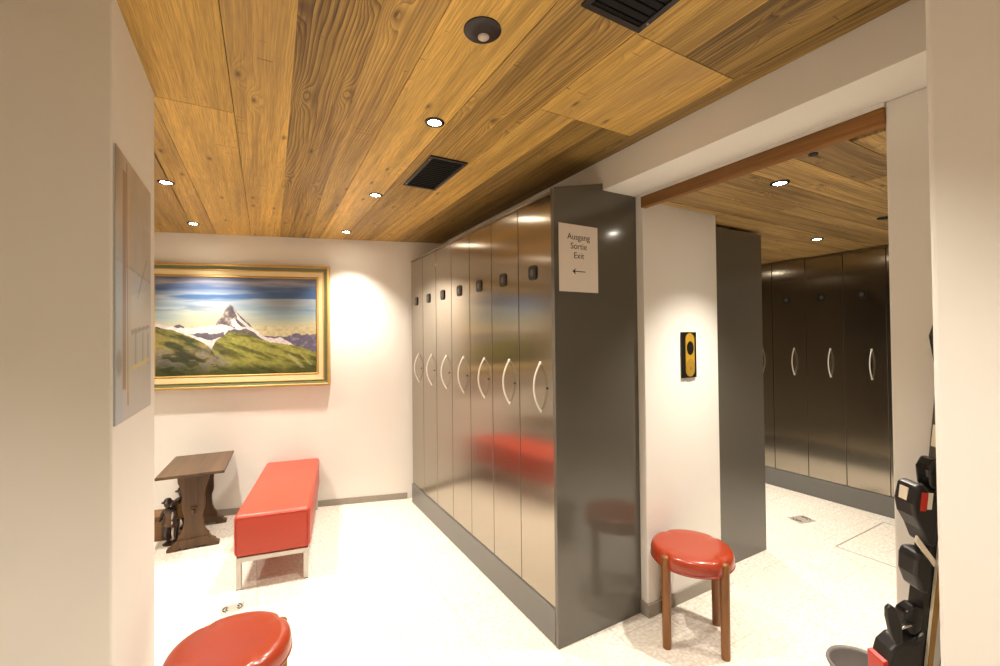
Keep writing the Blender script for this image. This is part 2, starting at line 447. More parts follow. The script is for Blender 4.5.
o = obj('locker_plinth', bx(X1-.010, 1.93, 1.850, 1.853+7*W1, 0.001, .180), plinth_m, bevel=.002); tag(o, 'grey plinth running under the long row of steel lockers', 'plinth')
bm = bmesh.new(); extrude_poly(bm, [(1.360, .001), (1.9605, .001), (1.9605, 2.4235), (1.7035, 2.4235), (1.7035, 2.462), (1.360, 2.385)], 'Y', 1.817, 1.844)
o = obj('locker_end_panel', bm, laminate, bevel=.002); tag(o, 'glossy dark grey end panel of the lockers carrying the white exit notice', 'end panel')

# annex lockers
W2 = .3225; X2 = 4.84
d2 = {-2: None, -1: 'tall dark steel locker at the right edge of the opening, only a sliver visible', 0: 'tall dark steel locker beyond the opening, rightmost with its full width in view',
      1: 'tall dark steel locker beyond the opening, middle of the three fully in view', 2: 'tall dark steel locker beyond the opening, left of the three fully in view',
      3: 'tall dark steel locker mostly hidden behind the grey block end, narrow strip in view'}
L2 = make_locker(W2, d2[-1], 'steel lockers beyond the opening', depth=.55)
for n, k in enumerate((-1, 0, 1, 2, 3)):
    c = L2 if n == 0 else copy_tree(L2)
    c.location = (X2, 1.639+W2*k, 0); c['label'] = d2[k]
o = obj('locker_plinth', bx(X2-.010, X2+.5, 1.639-W2, 1.639+4*W2, 0.001, .180), plinth_m, bevel=.002); tag(o, 'grey plinth under the steel lockers beyond the opening', 'plinth')
# block end of the second row, right of the pale wall
t = thing('locker_block', 'dark grey end of the second locker block, right of the pale middle wall', 'locker block', (2.70, 1.87, 0))
obj('end_panel', bx(0, .638, 0, .03, .001, 2.362), laminate, t, bevel=.003)
obj('carcass', bx(0, .615, .0305, 2.3, .181, 2.355), dark_body, t)
obj('plinth', bx(0, .62, .0305, 2.3, .001, .180), plinth_m, t)
for k in range(6):
    obj('door', bx(.616, .636, .036+k*.335, .036+k*.335+.331, .186, 2.35), steel, t, bevel=.0015)

# ------------------------------------------------------------------ exit notice
t = thing('exit_notice', 'white paper notice reading Ausgang Sortie Exit with a left arrow', 'sign', (1.524, 1.8165, 2.025))
obj('sheet', bx(-.134, .134, -.0014, -.0004, -.180, .180), paper, t)
rot = (math.pi/2, 0, 0)
text_mesh('lettering', 'Ausgang', .0465, ink, t, (.0, -.0018, .100), rot)
text_mesh('lettering', 'Sortie', .0465, ink, t, (.0, -.0018, .050), rot)
text_mesh('lettering', 'Exit', .0465, ink, t, (.0, -.0018, .0), rot)
bm = bmesh.new()
extrude_poly(bm, [(-.034, -.0722), (.044, -.0722), (.044, -.0678), (-.034, -.0678)], 'Y', -.0022, -.0014)
extrude_poly(bm, [(-.046, -.070), (-.022, -.087), (-.029, -.070), (-.022, -.053)], 'Y', -.0022, -.0014)
obj('arrow', bm, ink, t)

# ------------------------------------------------------------------ wall plate with brass
t = thing('wall_plate', 'small black wall plate with brass oval and dark opening on middle wall', 'wall plate', (2.3375, 1.7675, 1.4875))
obj('backplate', bx(-.0675, .0675, -.013, -.0005, -.1405, .1405), black_gl, t, bevel=.003)
def stad(cx, cz, w, h, y0, y1, n=14):
    pts = []
    for i in range(n): a = math.pi*i/(n-1); pts.append((cx+w*math.cos(a), cz+h+w*math.sin(a)))
    for i in range(n): a = math.pi+math.pi*i/(n-1); pts.append((cx+w*math.cos(a), cz-h+w*math.sin(a)))
    bm = bmesh.new(); extrude_poly(bm, pts, 'Y', y0, y1); return bm
obj('brass_oval', stad(.002, 0, .041, .092, -.017, -.0132), brass, t, bevel=.001)
bm = bmesh.new(); extrude_poly(bm, [(.002+.032*math.cos(a), .042+.042*math.sin(a)) for a in [i*math.pi/12 for i in range(24)]], 'Y', -.0185, -.0172)
obj('dark_opening', bm, black_gl, t)
bm = bmesh.new()
extrude_poly(bm, [(.002+.039*math.cos(a), -.078+.056*math.sin(a)) for a in [i*math.pi/12 for i in range(24)]], 'Y', -.0195, -.0172)
extrude_poly(bm, [(.006+.008*math.cos(a), -.074+.012*math.sin(a)) for a in [i*math.pi/6 for i in range(12)]], 'Y', -.025, -.0195)
obj('gold_disc', bm, gold_d, t, bevel=.001)

# ------------------------------------------------------------------ painted canvases
def vnoise(u, v, sx, sy, seed, octv=4):
    rs = np.random.RandomState(seed); out = np.zeros_like(u); amp = 1; tot = 0
    for o in range(octv):
        gx, gy = int(sx*2**o)+3, int(sy*2**o)+3
        g = rs.rand(gy, gx); x = u*sx*2**o; y = v*sy*2**o
        xi = np.clip(x.astype(int), 0, gx-2); yi = np.clip(y.astype(int), 0, gy-2); fx = x-xi; fy = y-yi
        fx = fx*fx*(3-2*fx); fy = fy*fy*(3-2*fy)
        out += amp*((g[yi, xi]*(1-fx)+g[yi, xi+1]*fx)*(1-fy)+(g[yi+1, xi]*(1-fx)+g[yi+1, xi+1]*fx)*fy); tot += amp; amp *= .5
    return out/tot
def sstep(a, b, x):
    t = np.clip((x-a)/(b-a), 0, 1); return t*t*(3-2*t)
def blend(img, m, c):
    c = np.array(c, float)
    return img*(1-m[..., None])+c*m[..., None]
def curve(u, pts): return np.interp(u, [p[0] for p in pts], [p[1] for p in pts])
def inpoly(u, v, pts):
    r = np.zeros(u.shape, bool); n = len(pts); j = n-1
    for i in range(n):
        xi, yi = pts[i]; xj, yj = pts[j]
        if yi != yj:
            c = ((yi > v) != (yj > v)) & (u < (xj-xi)*(v-yi)/(yj-yi)+xi); r ^= c
        j = i
    return r.astype(float)

def canvas(name, nx, ny, w, h, fn, parent, y, m):
    u, v = np.meshgrid(np.linspace(0, 1, nx), np.linspace(0, 1, ny))
    img = np.clip(fn(u, v), 0, 255)/255.0
    img = np.where(img <= .04045, img/12.92, ((img+.055)/1.055)**2.4)
    vs = [((a-.5)*w, y, (.5-b)*h) for a, b in zip(u.ravel(), v.ravel())]
    fs = [(j*nx+i, (j+1)*nx+i, (j+1)*nx+i+1, j*nx+i+1) for j in range(ny-1) for i in range(nx-1)]
    # give the panel real thickness: closed back
    n0 = len(vs); dy = .012 if ny > 200 else .004
    vs += [(-w/2, y+dy, h/2), (w/2, y+dy, h/2), (w/2, y+dy, -h/2), (-w/2, y+dy, -h/2)]
    fs += [(n0, n0+1, n0+2, n0+3)]
    top = [i for i in range(nx)]; bot = [(ny-1)*nx+i for i in range(nx)]
    lef = [j*nx for j in range(ny)]; rig = [j*nx+nx-1 for j in range(ny)]
    fs += [tuple(top+[n0+1, n0]), tuple(list(reversed(bot))+[n0+3, n0+2]), tuple(list(reversed(lef))+[n0, n0+3]), tuple(rig+[n0+2, n0+1])]
    me = bpy.data.meshes.new(name); me.from_pydata(vs, [], fs); me.update()
    at = me.color_attributes.new('paint', 'FLOAT_COLOR', 'POINT')
    arr = np.ones((len(vs), 4)); arr[:n0, :3] = img.reshape(-1, 3); arr[n0:, :3] = .6
    at.data.foreach_set('color', arr.ravel())
    o = bpy.data.objects.new(name, me); COL.objects.link(o); o.parent = parent; me.materials.append(m)
    return o
def paint_mat(name, rough, spec=.5):
    m, nt, b, N, L = new_mat(name)
    a = N.new('ShaderNodeAttribute'); a.attribute_name = 'paint'
    L.new(a.outputs['Color'], b.inputs['Base Color']); b.inputs['Roughness'].default_value = rough
    b.inputs['Specular IOR Level'].default_value = spec
    return m
oil = paint_mat('oil_paint', .6, .2); print_m = paint_mat('matt_print', .35)

def mountain(u, v):
    n1 = vnoise(u, v, 2.5, 24, 1); n2 = vnoise(u, v, 40, 30, 2); n3 = vnoise(u, v, 9, 7, 3); n4 = vnoise(u, v, 4, 10, 8)
    nd = vnoise((u*.7+v*.9)/1.6, (v*.8-u*.5+.5)/1.3, 12, 40, 12)
    sky = np.zeros(u.shape+(3,))
    stops = [(0, (96, 108, 142)), (.06, (170, 168, 178)), (.12, (86, 110, 156)), (.2, (78, 112, 160)), (.24, (166, 178, 188)), (.3, (140, 162, 178)), (.36, (150, 172, 180)), (.46, (190, 188, 160)), (.62, (204, 186, 140))]
    vv = v+(n1-.5)*.16+(n4-.5)*.06
    for k in range(3): sky[..., k] = np.interp(vv, [s[0] for s in stops], [s[1][k] for s in stops])
    sky = blend(sky, sstep(.5, .72, n1)*(v < .5)*.4, (196, 194, 196))
    sky = blend(sky, sstep(.62, .8, vnoise(u, v, 4, 16, 21))*.6*(v < .35), (98, 120, 160))
    sky = blend(sky, sstep(.25, .0, np.abs(u-.28)+np.abs(v-.42))*.4, (206, 202, 170))
    img = sky
    jag = (n2-.5)*.03
    # distant range right
    r = curve(u, [(0, 2), (.62, 2), (.66, .60), (.70, .605), (.74, .60), (.78, .615), (.82, .595), (.86, .575), (.90, .60), (.94, .59), (1, .585)])
    mk = (v > r+jag).astype(float); img = blend(img, mk, (104, 98, 118)); img = blend(img, mk*sstep(.5, .65, n2)*.6, (150, 140, 154))
    # snow field
    s = curve(u, [(0, .47), (.05, .485), (.10, .505), (.13, .49), (.17, .515), (.22, .52), (.27, .50), (.31, .505), (.35, .485), (.42, .46), (.50, .42), (.56, .50), (.61, .545), (.66, .61), (.72, .63), (.76, .615), (.80, .655), (.86, .71), (1, .9)])
    mk = (v > s+jag*.6).astype(float); img = blend(img, mk, (222, 212, 212)); img = blend(img, mk*sstep(.52, .66, n3)*.45, (176, 168, 182))
    img = blend(img, inpoly(u, v+jag, [(.11, .5), (.14, .485), (.17, .5), (.175, .52), (.13, .515)]), (96, 88, 96))
    img = blend(img, inpoly(u, v+jag, [(.20, .575), (.26, .57), (.38, .575), (.41, .56), (.41, .60), (.34, .635), (.28, .62)]), (104, 98, 110))
    # peak
    P = [(.355, .50), (.372, .45), (.398, .41), (.415, .345), (.432, .31), (.447, .285), (.462, .30), (.478, .33), (.495, .375), (.53, .43), (.56, .47), (.585, .52), (.55, .515), (.50, .50), (.47, .52), (.44, .50), (.40, .48)]
    mk = inpoly(u+jag*.4, v+jag*.5, P); img = blend(img, mk, (120, 110, 108)); img = blend(img, mk*sstep(.48, .7, n2), (172, 160, 152)); img = blend(img, mk*sstep(.5, .35, n2)*.7, (82, 76, 84))
    img = blend(img, inpoly(u, v+jag*.6, [(.485, .37), (.50, .40), (.53, .45), (.58, .52), (.62, .57), (.56, .53), (.52, .47), (.49, .43)])*.8, (238, 228, 226))
    img = blend(img, inpoly(u+jag*.3, v, [(.452, .44), (.47, .42), (.49, .47), (.53, .53), (.50, .535), (.46, .50)]), (234, 224, 224))
    img = blend(img, inpoly(u+jag*.3, v, [(.445, .30), (.46, .31), (.485, .39), (.47, .41), (.455, .35)])*.7, (76, 72, 84))
    # dark ridge
    r = curve(u, [(0, 2), (.36, 2), (.40, .60), (.44, .54), (.47, .53), (.50, .545), (.54, .52), (.58, .55), (.64, .625), (.70, .68), (.75, 2), (1, 2)])
    mk = (v > r+jag*.5).astype(float); img = blend(img, mk, (96, 92, 88)); img = blend(img, mk*sstep(.5, .7, n2)*.6, (130, 124, 112))
    # green alps right & centre
    g = curve(u, [(0, 2), (.32, 2), (.335, .73), (.36, .64), (.40, .60), (.44, .565), (.50, .57), (.55, .58), (.62, .63), (.70, .665), (.78, .685), (.85, .70), (.92, .735), (1, .785)])
    mk = (v > g+jag*.4).astype(float); base = (132, 132, 62)
    img = blend(img, mk, base); img = blend(img, mk*sstep(.48, .62, nd)*.75, (164, 160, 84)); img = blend(img, mk*sstep(.5, .36, nd)*.8, (86, 86, 44))
    # left green slopes
    g2 = curve(u, [(0, .50), (.05, .52), (.10, .535), (.14, .56), (.20, .595), (.26, .64), (.31, .69), (.335, .735), (.36, .80), (.40, 2), (1, 2)])
    nd2 = vnoise((u+v)/2, (v-u*.6+.6)/1.6, 10, 30, 31)
    mk = (v > g2+jag*.4).astype(float); img = blend(img, mk, (120, 116, 64)); img = blend(img, mk*sstep(.5, .64, nd2)*.8, (160, 146, 90)); img = blend(img, mk*sstep(.5, .36, nd2)*.85, (64, 68, 44))
    # rocks lower left, shade bottom
    rk = sstep(.66, .8, v)*sstep(.5, .35, u)*sstep(1.0, .9, v)
    img = blend(img, rk*sstep(.46, .58, vnoise(u, v, 14, 24, 44))*.8, (132, 124, 124)); img = blend(img, rk*sstep(.5, .4, vnoise(u, v, 14, 24, 44))*.6, (58, 58, 50))
    img = blend(img, sstep(.78, .98, v+(n3-.5)*.2)*.75, (52, 60, 28))
    img = img*.9
    img = img*(1+(vnoise(u, v, 60, 50, 77, 2)-.5)*.22*(v > .5))[..., None]
    img = blend(img, inpoly(u, v, [(.80, .78), (.82, .78), (.92, .93), (.89, .93)])*.5+inpoly(u, v, [(.88, .78), (.89, .78), (.97, .90), (.95, .90)])*.5, (168, 160, 120))
    return img

t = thing('mountain_painting', 'gilt and green framed landscape painting of a snowy rock peak above green slopes', 'painting')
wd = Vector((.9606, -.2781, 0)); nrm = Vector((-.2781, -.9606, 0))
cxw = -.105; cy = bwy(cxw)
t.location = (cxw+nrm.x*.002, cy+nrm.y*.002, 1.742); t.rotation_euler = (0, 0, math.atan2(-.2781, .9606))
canvas('canvas', 340, 230, 1.36, .93, mountain, t, -.022, oil)
def frame_ring(bm, w, h, prof, mats):
    """prof: list of (inset from outer edge, depth out of wall); mats index per segment."""
    loops = []
    for ins, dep in prof:
        a, b = w/2-ins, h/2-ins
        loops.append([bm.verts.new(p) for p in ((-a, -dep, -b), (a, -dep, -b), (a, -dep, b), (-a, -dep, b))])
    for s, (A, B) in enumerate(zip(loops, loops[1:])):
        for i in range(4):
            f = bm.faces.new([A[i], A[(i+1) % 4], B[(i+1) % 4], B[i]]); f.material_index = mats[s]
W_, H_f = 1.59, 1.145
bm = bmesh.new(); frame_ring(bm, W_, H_f, [(.0, .0), (.0, .040), (.006, .052), (.018, .054), (.024, .046), (.045, .038), (.052, .034), (.052, .0)], [2, 2, 0, 2, 1, 1, 1])
obj('outer_frame', bm, [gilt, green_f, gilt], t)
bm = bmesh.new(); frame_ring(bm, W_-.104, H_f-.104, [(0, .0), (.0, .040), (.007, .042), (.010, .034), (.050, .030), (.052, .024), (.066, .032), (.072, .024), (.072, .0)], [0, 0, 0, 1, 1, 0, 0, 0])
obj('liner', bm, [gilt, cream_g], t)

def poster(u, v):
    n = vnoise(u, v, 4, 8, 5); n2 = vnoise(u, v, 20, 12, 6)
    img = np.zeros(u.shape+(3,))+np.array([196, 184, 168]); img *= .9; img += ((n-.5)*34)[..., None]+((n2-.5)*12)[..., None]
    img = blend(img, sstep(.2, .0, u)*sstep(.3, .0, v), (128, 122, 116))
    img = blend(img, (v > .40+.02*u)*1.*.75, (178, 182, 188))
    img = blend(img, ((v > .40+.02*u) & (v < .412+.02*u))*.7, (140, 130, 122))
    img = blend(img, sstep(.14, .08, np.abs(u-.06))*sstep(.2, .4, v)*.6, (150, 172, 192))
    img = blend(img, sstep(.05, .03, np.abs(u-.20))*(v > .06)*(v < .88)*.85, (134, 96, 72))
    img = blend(img, sstep(.016, .008, np.abs(u-.255-.04*v))*(v > .02)*(v < .95)*.85, (96, 84, 84))
    img = blend(img, sstep(.04, .02, np.abs(u-.30))*(v > .10)*(v < .9)*.45, (206, 170, 110))
    img = blend(img, sstep(.02, .008, np.abs(u-(.86-(v-.33)*1.6)))*(v > .33)*(v < .52)*.8, (108, 96, 98))
    img = blend(img, inpoly(u, v, [(.38, .52), (.95, .46), (.95, .63), (.38, .66)])*.5, (206, 196, 178))
    img = blend(img, inpoly(u, v, [(.38, .655), (.95, .625), (.95, .64), (.38, .675)])*.8, (128, 118, 110))
    for c in (.5, .72, .9): img = blend(img, sstep(.03, .01, np.abs(u-c))*(v > .66)*(v < .8)*.6, (120, 112, 108))
    img = blend(img, inpoly(u, v, [(.40, .80), (.95, .775), (.95, .79), (.40, .82)])*.8, (214, 190, 120))
    img = blend(img, sstep(.1, .04, np.hypot((u-.08), (v-.78)*1.6))*.7, (122, 118, 120))
    img = blend(img, sstep(.62, .9, u)*sstep(.6, .5, v)*.3*(v > .2), (150, 140, 112))
    return img
t = thing('wall_print', 'unframed pale print with a tall brown pole shape on left wall', 'picture', (-.3405, 1.8425, 1.765), math.pi/2)
canvas('print_panel', 90, 150, .485, .80, poster, t, -.0045, print_m)

# ------------------------------------------------------------------ ceiling fittings
def spotlight(x, y, z, label, group, on=True, power=55, cone=100, visible=True):
    t = thing('ceiling_spotlight', label, 'spotlight', (x, y, z), 0, group)
    bm = bmesh.new(); lathe(bm, [(.030, .004), (.030, -.002), (.032, -.005), (.043, -.004), (.045, .0), (.045, .002)], 32)
    obj('housing_ring', bm, black_gl, t, smooth=True)
    bm = bmesh.new(); lathe(bm, [(0, -.0035), (.022, -.004), (.0295, -.001)], 24)
    obj('lamp' if on else 'lens', bm, lamp_m if on else black_gl, t, smooth=True)
    if on:
        l = bpy.data.lights.new('lamp_light', 'SPOT'); l.energy = power; l.spot_size = math.radians(cone); l.spot_blend = 1.0
        l.color = (1, .905, .79); l.shadow_soft_size = .022
        lo = bpy.data.objects.new('lamp_light', l); COL.objects.link(lo); lo.parent = t; lo.location = (0, 0, -.012)
    return t
GM = 'downlights set in the board ceiling'
PW = 88
spotlight(.725, 1.86, HC, 'lit round downlight nearest the camera, beside the square vent', GM, power=PW)
spotlight(.735, 2.993, HC, 'lit round downlight just beyond the dark square vent', GM, power=PW)
spotlight(.745, 4.136, HC, 'lit round downlight close to the picture wall, right of the painting', GM, power=PW)
spotlight(-.465, 3.354, HC, 'lit round downlight half beside the edge of the left wall', GM, power=PW)
spotlight(-.43, 4.42, HC, 'lit round downlight above the framed mountain painting', GM, power=PW)
hidden = [(.73, .72, HC), (.73, -.45, HC), (-.9, .5, HC), (-1.6, 3.6, HC)]
for hx, hy, hz in hidden:
    spotlight(hx, hy, hz, 'lit round downlight outside the picture in the board ceiling', GM, power=PW*(.8 if hy < 1 else 1))
GA = 'downlights beyond the opening'
spotlight(2.36, 1.222, HC2, 'lit round downlight just inside the opening with the wooden edge', GA, power=PW)
spotlight(4.005, 1.796, HC2, 'lit round downlight close to the steel lockers beyond the opening', GA, power=PW)
spotlight(2.78, .2, HC2, 'lit round downlight beyond the opening, out of the picture', GA, power=PW)
spotlight(4.0, 3.0, HC2, 'lit round downlight beyond the opening, out of the picture', GA, power=PW)
spotlight(3.70, 1.25, HC2, 'unlit dark round downlight by the right edge of the opening', GA, on=False)
t = thing('ceiling_fitting', 'tiny dark oval fitting near the wooden edge of the opening', 'fitting', (2.115, .956, HC2))
bm = bmesh.new(); lathe(bm, [(.018, .003), (.018, -.004), (.012, -.007), (0, -.007)], 20); obj('cap', bm, black_pl, t, smooth=True)

t = thing('motion_sensor', 'round dark ceiling sensor with a small frosted lens', 'sensor', (.645, 1.228, HC))
bm = bmesh.new(); lathe(bm, [(.060, .003), (.061, -.001), (.059, -.003), (.03, -.004), (0, -.004)], 40); obj('disc', bm, mat('sensor_brown', (34, 25, 27), .4), t, smooth=True)
bm = bmesh.new(); lathe(bm, [(.019, .0), (.0185, -.003), (.014, -.007), (.007, -.009), (0, -.0095)], 24, c=(.014, .020, -.003)); obj('lens', bm, lens_m, t, smooth=True)

def vent(label, x0, x1, y0, y1, tilt):
    t = thing('ceiling_vent', label, 'vent', ((x0+x1)/2, (y0+y1)/2, HC), 0, 'black ceiling vents')
    a, b = (x1-x0)/2, (y1-y0)/2; f = .020
    bm = bmesh.new()
    for q in ((-a, a, -b, -b+f), (-a, a, b-f, b), (-a, -a+f, -b+f, b-f), (a-f, a, -b+f, b-f)): box(bm, *q, -.008, -.0003)
    obj('frame', bm, mat('vent_frame', (40, 34, 32), .4), t, bevel=.001)
    obj('backing', bx(-a+f, a-f, -b+f, b-f, -.0015, -.0003), mat('vent_backing', (8, 8, 9), .9), t)
    n = int((2*b-2*f)/.028)
    bm = bmesh.new()
    for i in range(n):
        y = -b+f+(i+.5)*(2*b-2*f)/n
        box(bm, -a+f, a-f, y-.002, y+.002, -.005, -.0017)
    obj('slats', bm, vent_m, t)
    for sx_ in (-1, 1):
        for s in (-1, 1):
            bm = bmesh.new(); lathe(bm, [(.0045, -.008), (.0045, -.0092), (0, -.010)], 10, c=(sx_*a*.92, s*b*.82, 0)); obj('screw', bm, screw_m, t)
vent('black rectangular ceiling vent between the two nearer downlights', .835, 1.055, 2.20, 2.70, 0)
vent('black slatted ceiling vent cut by the top edge of the picture', .85, 1.09, .49, .988, 0)

# ------------------------------------------------------------------ floor fittings
slot_m = mat('socket_slots', (40, 30, 20), .5)
def floor_socket(label, x, y, rz, w, d):
    t = thing('floor_socket', label, 'floor socket', (x, y, 0), rz)
    obj('plate', bx(-w/2, w/2, -d/2, d/2, .0002, .003), mat('socket_plate', (186, 178, 166), .35, metal=.3), t, bevel=.001)
    for s in (-1, 1):
        for r0 in (.036, .020):
            bm = bmesh.new(); pts = []
            for i in range(11):
                a = (math.pi if s < 0 else 0)+(-1.1+2.2*i/10)
                pts.append((s*w*.12+r0*math.cos(a)*w/.12, r0*math.sin(a)*d/.09*.9, .0032))
            tube(bm, pts, .0032, 6)
            obj('slot', bm, slot_m, t)
floor_socket('small chrome floor socket plate behind the nearest red stool', -.110, 3.086, -.03, .118, .088)
floor_socket('small chrome floor socket plate beyond the opening', 4.145, 2.02, -.25, .17, .13)
t = thing('floor_hatch', 'thin grey outline of a square hatch in the floor beyond the opening', 'hatch', (4.25, 1.30, 0))
bm = bmesh.new()
for q in ((-.42, .42, .33, .338), (-.42, .42, -.338, -.33), (-.42, -.412, -.33, .33), (.412, .42, -.33, .33)): box(bm, *q, .0002, .0014)
obj('hatch_edge', bm, mat('hatch_metal', (168, 158, 148), .4, metal=.3), t)

# ------------------------------------------------------------------ stools
def stool(label, x, y, angs, R, H=.485):
    t = thing('stool', label, 'stool', (x, y, 0), 0)
    def rf(a):
        k = 1.0
        for g in angs:
            d = (a-g+math.pi) % (2*math.pi)-math.pi
            k -= .05*math.exp(-(d/.10)**2)
        return k
    rs = .206
    prof = [(0, H-.085), (rs*.9, H-.085), (rs*.975, H-.078), (rs, H-.06), (rs*1.0, H-.035), (rs*.985, H-.018), (rs*.95, H-.006), (rs*.90, H), (rs*.8, H+.003), (rs*.55, H+.001), (rs*.25, H-.001), (0, H-.001)]
    bm = bmesh.new(); lathe(bm, prof, 96)
    for v in bm.verts:
        r = math.hypot(v.co.x, v.co.y)
        if r > .02:
            a = math.atan2(v.co.y, v.co.x); w = min(1, (r/rs)**10)
            k = 1+(rf(a)-1)*w; v.co.x *= k; v.co.y *= k
            if v.co.z > H-.03: v.co.z -= .012*(1-rf(a))/.05*w
    obj('seat', bm, red_leather, t, smooth=True)
    # seam round the lower rim
    bm = bmesh.new(); n = 96; pts = [((rs*rf(2*math.pi*i/n)+.0005)*math.cos(2*math.pi*i/n), (rs*rf(2*math.pi*i/n)+.0005)*math.sin(2*math.pi*i/n), H-.066) for i in range(n+1)]
    tube(bm, pts, .0022, 6); obj('piping', bm, red_leather, t, smooth=True)
    for g in angs:
        bm = bmesh.new(); lathe(bm, [(0, 0), (.020, .0), (.0215, .004), (.0225, .2), (.0235, .40), (.0235, H-.028), (.0215, H-.02), (.013, H-.014), (0, H-.012)], 20)
        l = obj('leg', bm, leg_w, t, smooth=True); l.location = (R*math.cos(g), R*math.sin(g), 0)
    return t
def angs_from(c, pts): return [math.atan2(p[1]-c[1], p[0]-c[0]) for p in pts]
c = (2.043, 1.542); a0 = math.atan2(1.55-c[1], 1.843-c[0])
stool('round red leather stool with wooden legs standing by the pale middle wall', *c, [a0, a0+math.pi/2, a0+math.pi, a0-math.pi/2-.07], .193)
c = (-.062, 1.93); a0 = math.atan2(2.012-c[1], .106-c[0]); c = (-.076, 1.915)
stool('round red leather stool cut by the bottom edge of the picture', *c, [a0+k*math.pi/2 for k in range(4)], .192)

# ------------------------------------------------------------------ bench
th = -math.atan2(.166, .986)
t = thing('bench', 'long red leather upholstered bench on silver frame against picture wall', 'bench', (-.104, 3.29, 0), th)
LB, WB = 1.32, .445
bm = bx(-.008, WB, -.012, LB, .210, .478)
obj('cushion', bm, coral_leather, t, bevel=.028, seg=5, smooth=True)
bm = bmesh.new()
zs = .436
obj('frame', (lambda b: (box(b, .005, .03, .0, LB-.03, .175, .2045), box(b, WB-.038, WB-.013, .0, LB-.03, .175, .2045), box(b, .0305, WB-.0385, .0, .025, .175, .2045), box(b, .0305, WB-.0385, LB-.055, LB-.03, .175, .2045), b)[-1])(bmesh.new()), white_metal, t, bevel=.002)
for x in (.005, WB-.043):
    for y in (.0, LB-.06):
        l = obj('leg', bx(0, .03, 0, .03, .004, .1748), white_metal, t, loc=(x, y, 0), bevel=.002)
        obj('foot_pad', bx(.002, .028, .002, .028, 0, .0038), black_pl, l)
def piping(pts):
    b = bmesh.new(); tube(b, pts, .0028, 6); return b
zz, r = .464, .012
obj('piping', piping([(.012, -.0125, .22), (.004, -.012, .25), (.004, -.012, .445), (.016, -.010, .462), (WB-.024, -.010, .462), (WB-.012, -.012, .445), (WB-.012, -.012, .25), (WB-.02, -.0125, .22)]), coral_leather, t, smooth=True)

# ------------------------------------------------------------------ trestle table
t = thing('side_table', 'dark brown wooden trestle table with a rectangular top beside the red bench', 'table', (-.39, 4.38, 0), math.radians(-3.5))
bm = bx(-.22, .216, -.345, .335, .578, .600)
obj('tabletop', bm, oak, t, bevel=.003)
def trestle(y):
    r = obj('trestle', (lambda b: (extrude_poly(b, [(-.085, .06), (.085, .06), (.103, .085), (.100, .105), (.080, .13), (.066, .17), (.060, .22), (.060, .26), (.070, .285), (.075, .32), (.073, .40), (.078, .45), (.090, .49), (.100, .515), (.103, .577),
        (-.103, .577), (-.100, .515), (-.090, .49), (-.078, .45), (-.073, .40), (-.075, .32), (-.070, .285), (-.060, .26), (-.060, .22), (-.066, .17), (-.080, .13), (-.100, .105), (-.103, .085)], 'Y', y, y+.032), b)[-1])(bmesh.new()), oak_v, t, bevel=.003)
    b = bmesh.new(); extrude_poly(b, [(-.170, 0), (-.098, 0), (-.088, .018), (.088, .018), (.098, 0), (.170, 0), (.170, .022), (.150, .030), (.140, .050), (.118, .060), (.105, .078), (-.105, .078), (-.118, .060), (-.140, .050), (-.150, .030), (-.170, .022)], 'Y', y-.012, y+.044)
    obj('foot', b, oak_v, r, bevel=.003)
trestle(-.245); trestle(.215)
b = bmesh.new(); box(b, -.012, .012, -.2125, .2145, .26, .315); box(b, -.012, .012, -.275, -.2455, .27, .305)
obj('stretcher', b, oak_v, t, bevel=.002)
obj('wedge', bx(-.006, .006, -.262, -.252, .245, .33) if False else bx(-.020, .020, -.262, -.2475, .308, .322), oak_v, t)

# ------------------------------------------------------------------ object under the table: box and dark figures
t = thing('wooden_box', 'small brown wooden box on the floor left of the trestle table', 'box', (-.70, 4.52, 0), -.2)
wbm = wood_mat('box_wood', 0, (128, 88, 40), (70, 44, 18), 9, knots=False, rough=.5, attr=False)
obj('body', bx(-.13, .13, -.09, .09, .0, .175), wbm, t, bevel=.004)
obj('lid', bx(-.134, .134, -.094, .094, .176, .198), wbm, t, bevel=.005)
iron = mat('old_iron', (70, 62, 54), .5, metal=.6)
for x in (-.09, .09): obj('metal_strap', bx(x-.012, x+.012, -.0935, -.0905, .01, .17), iron, t)

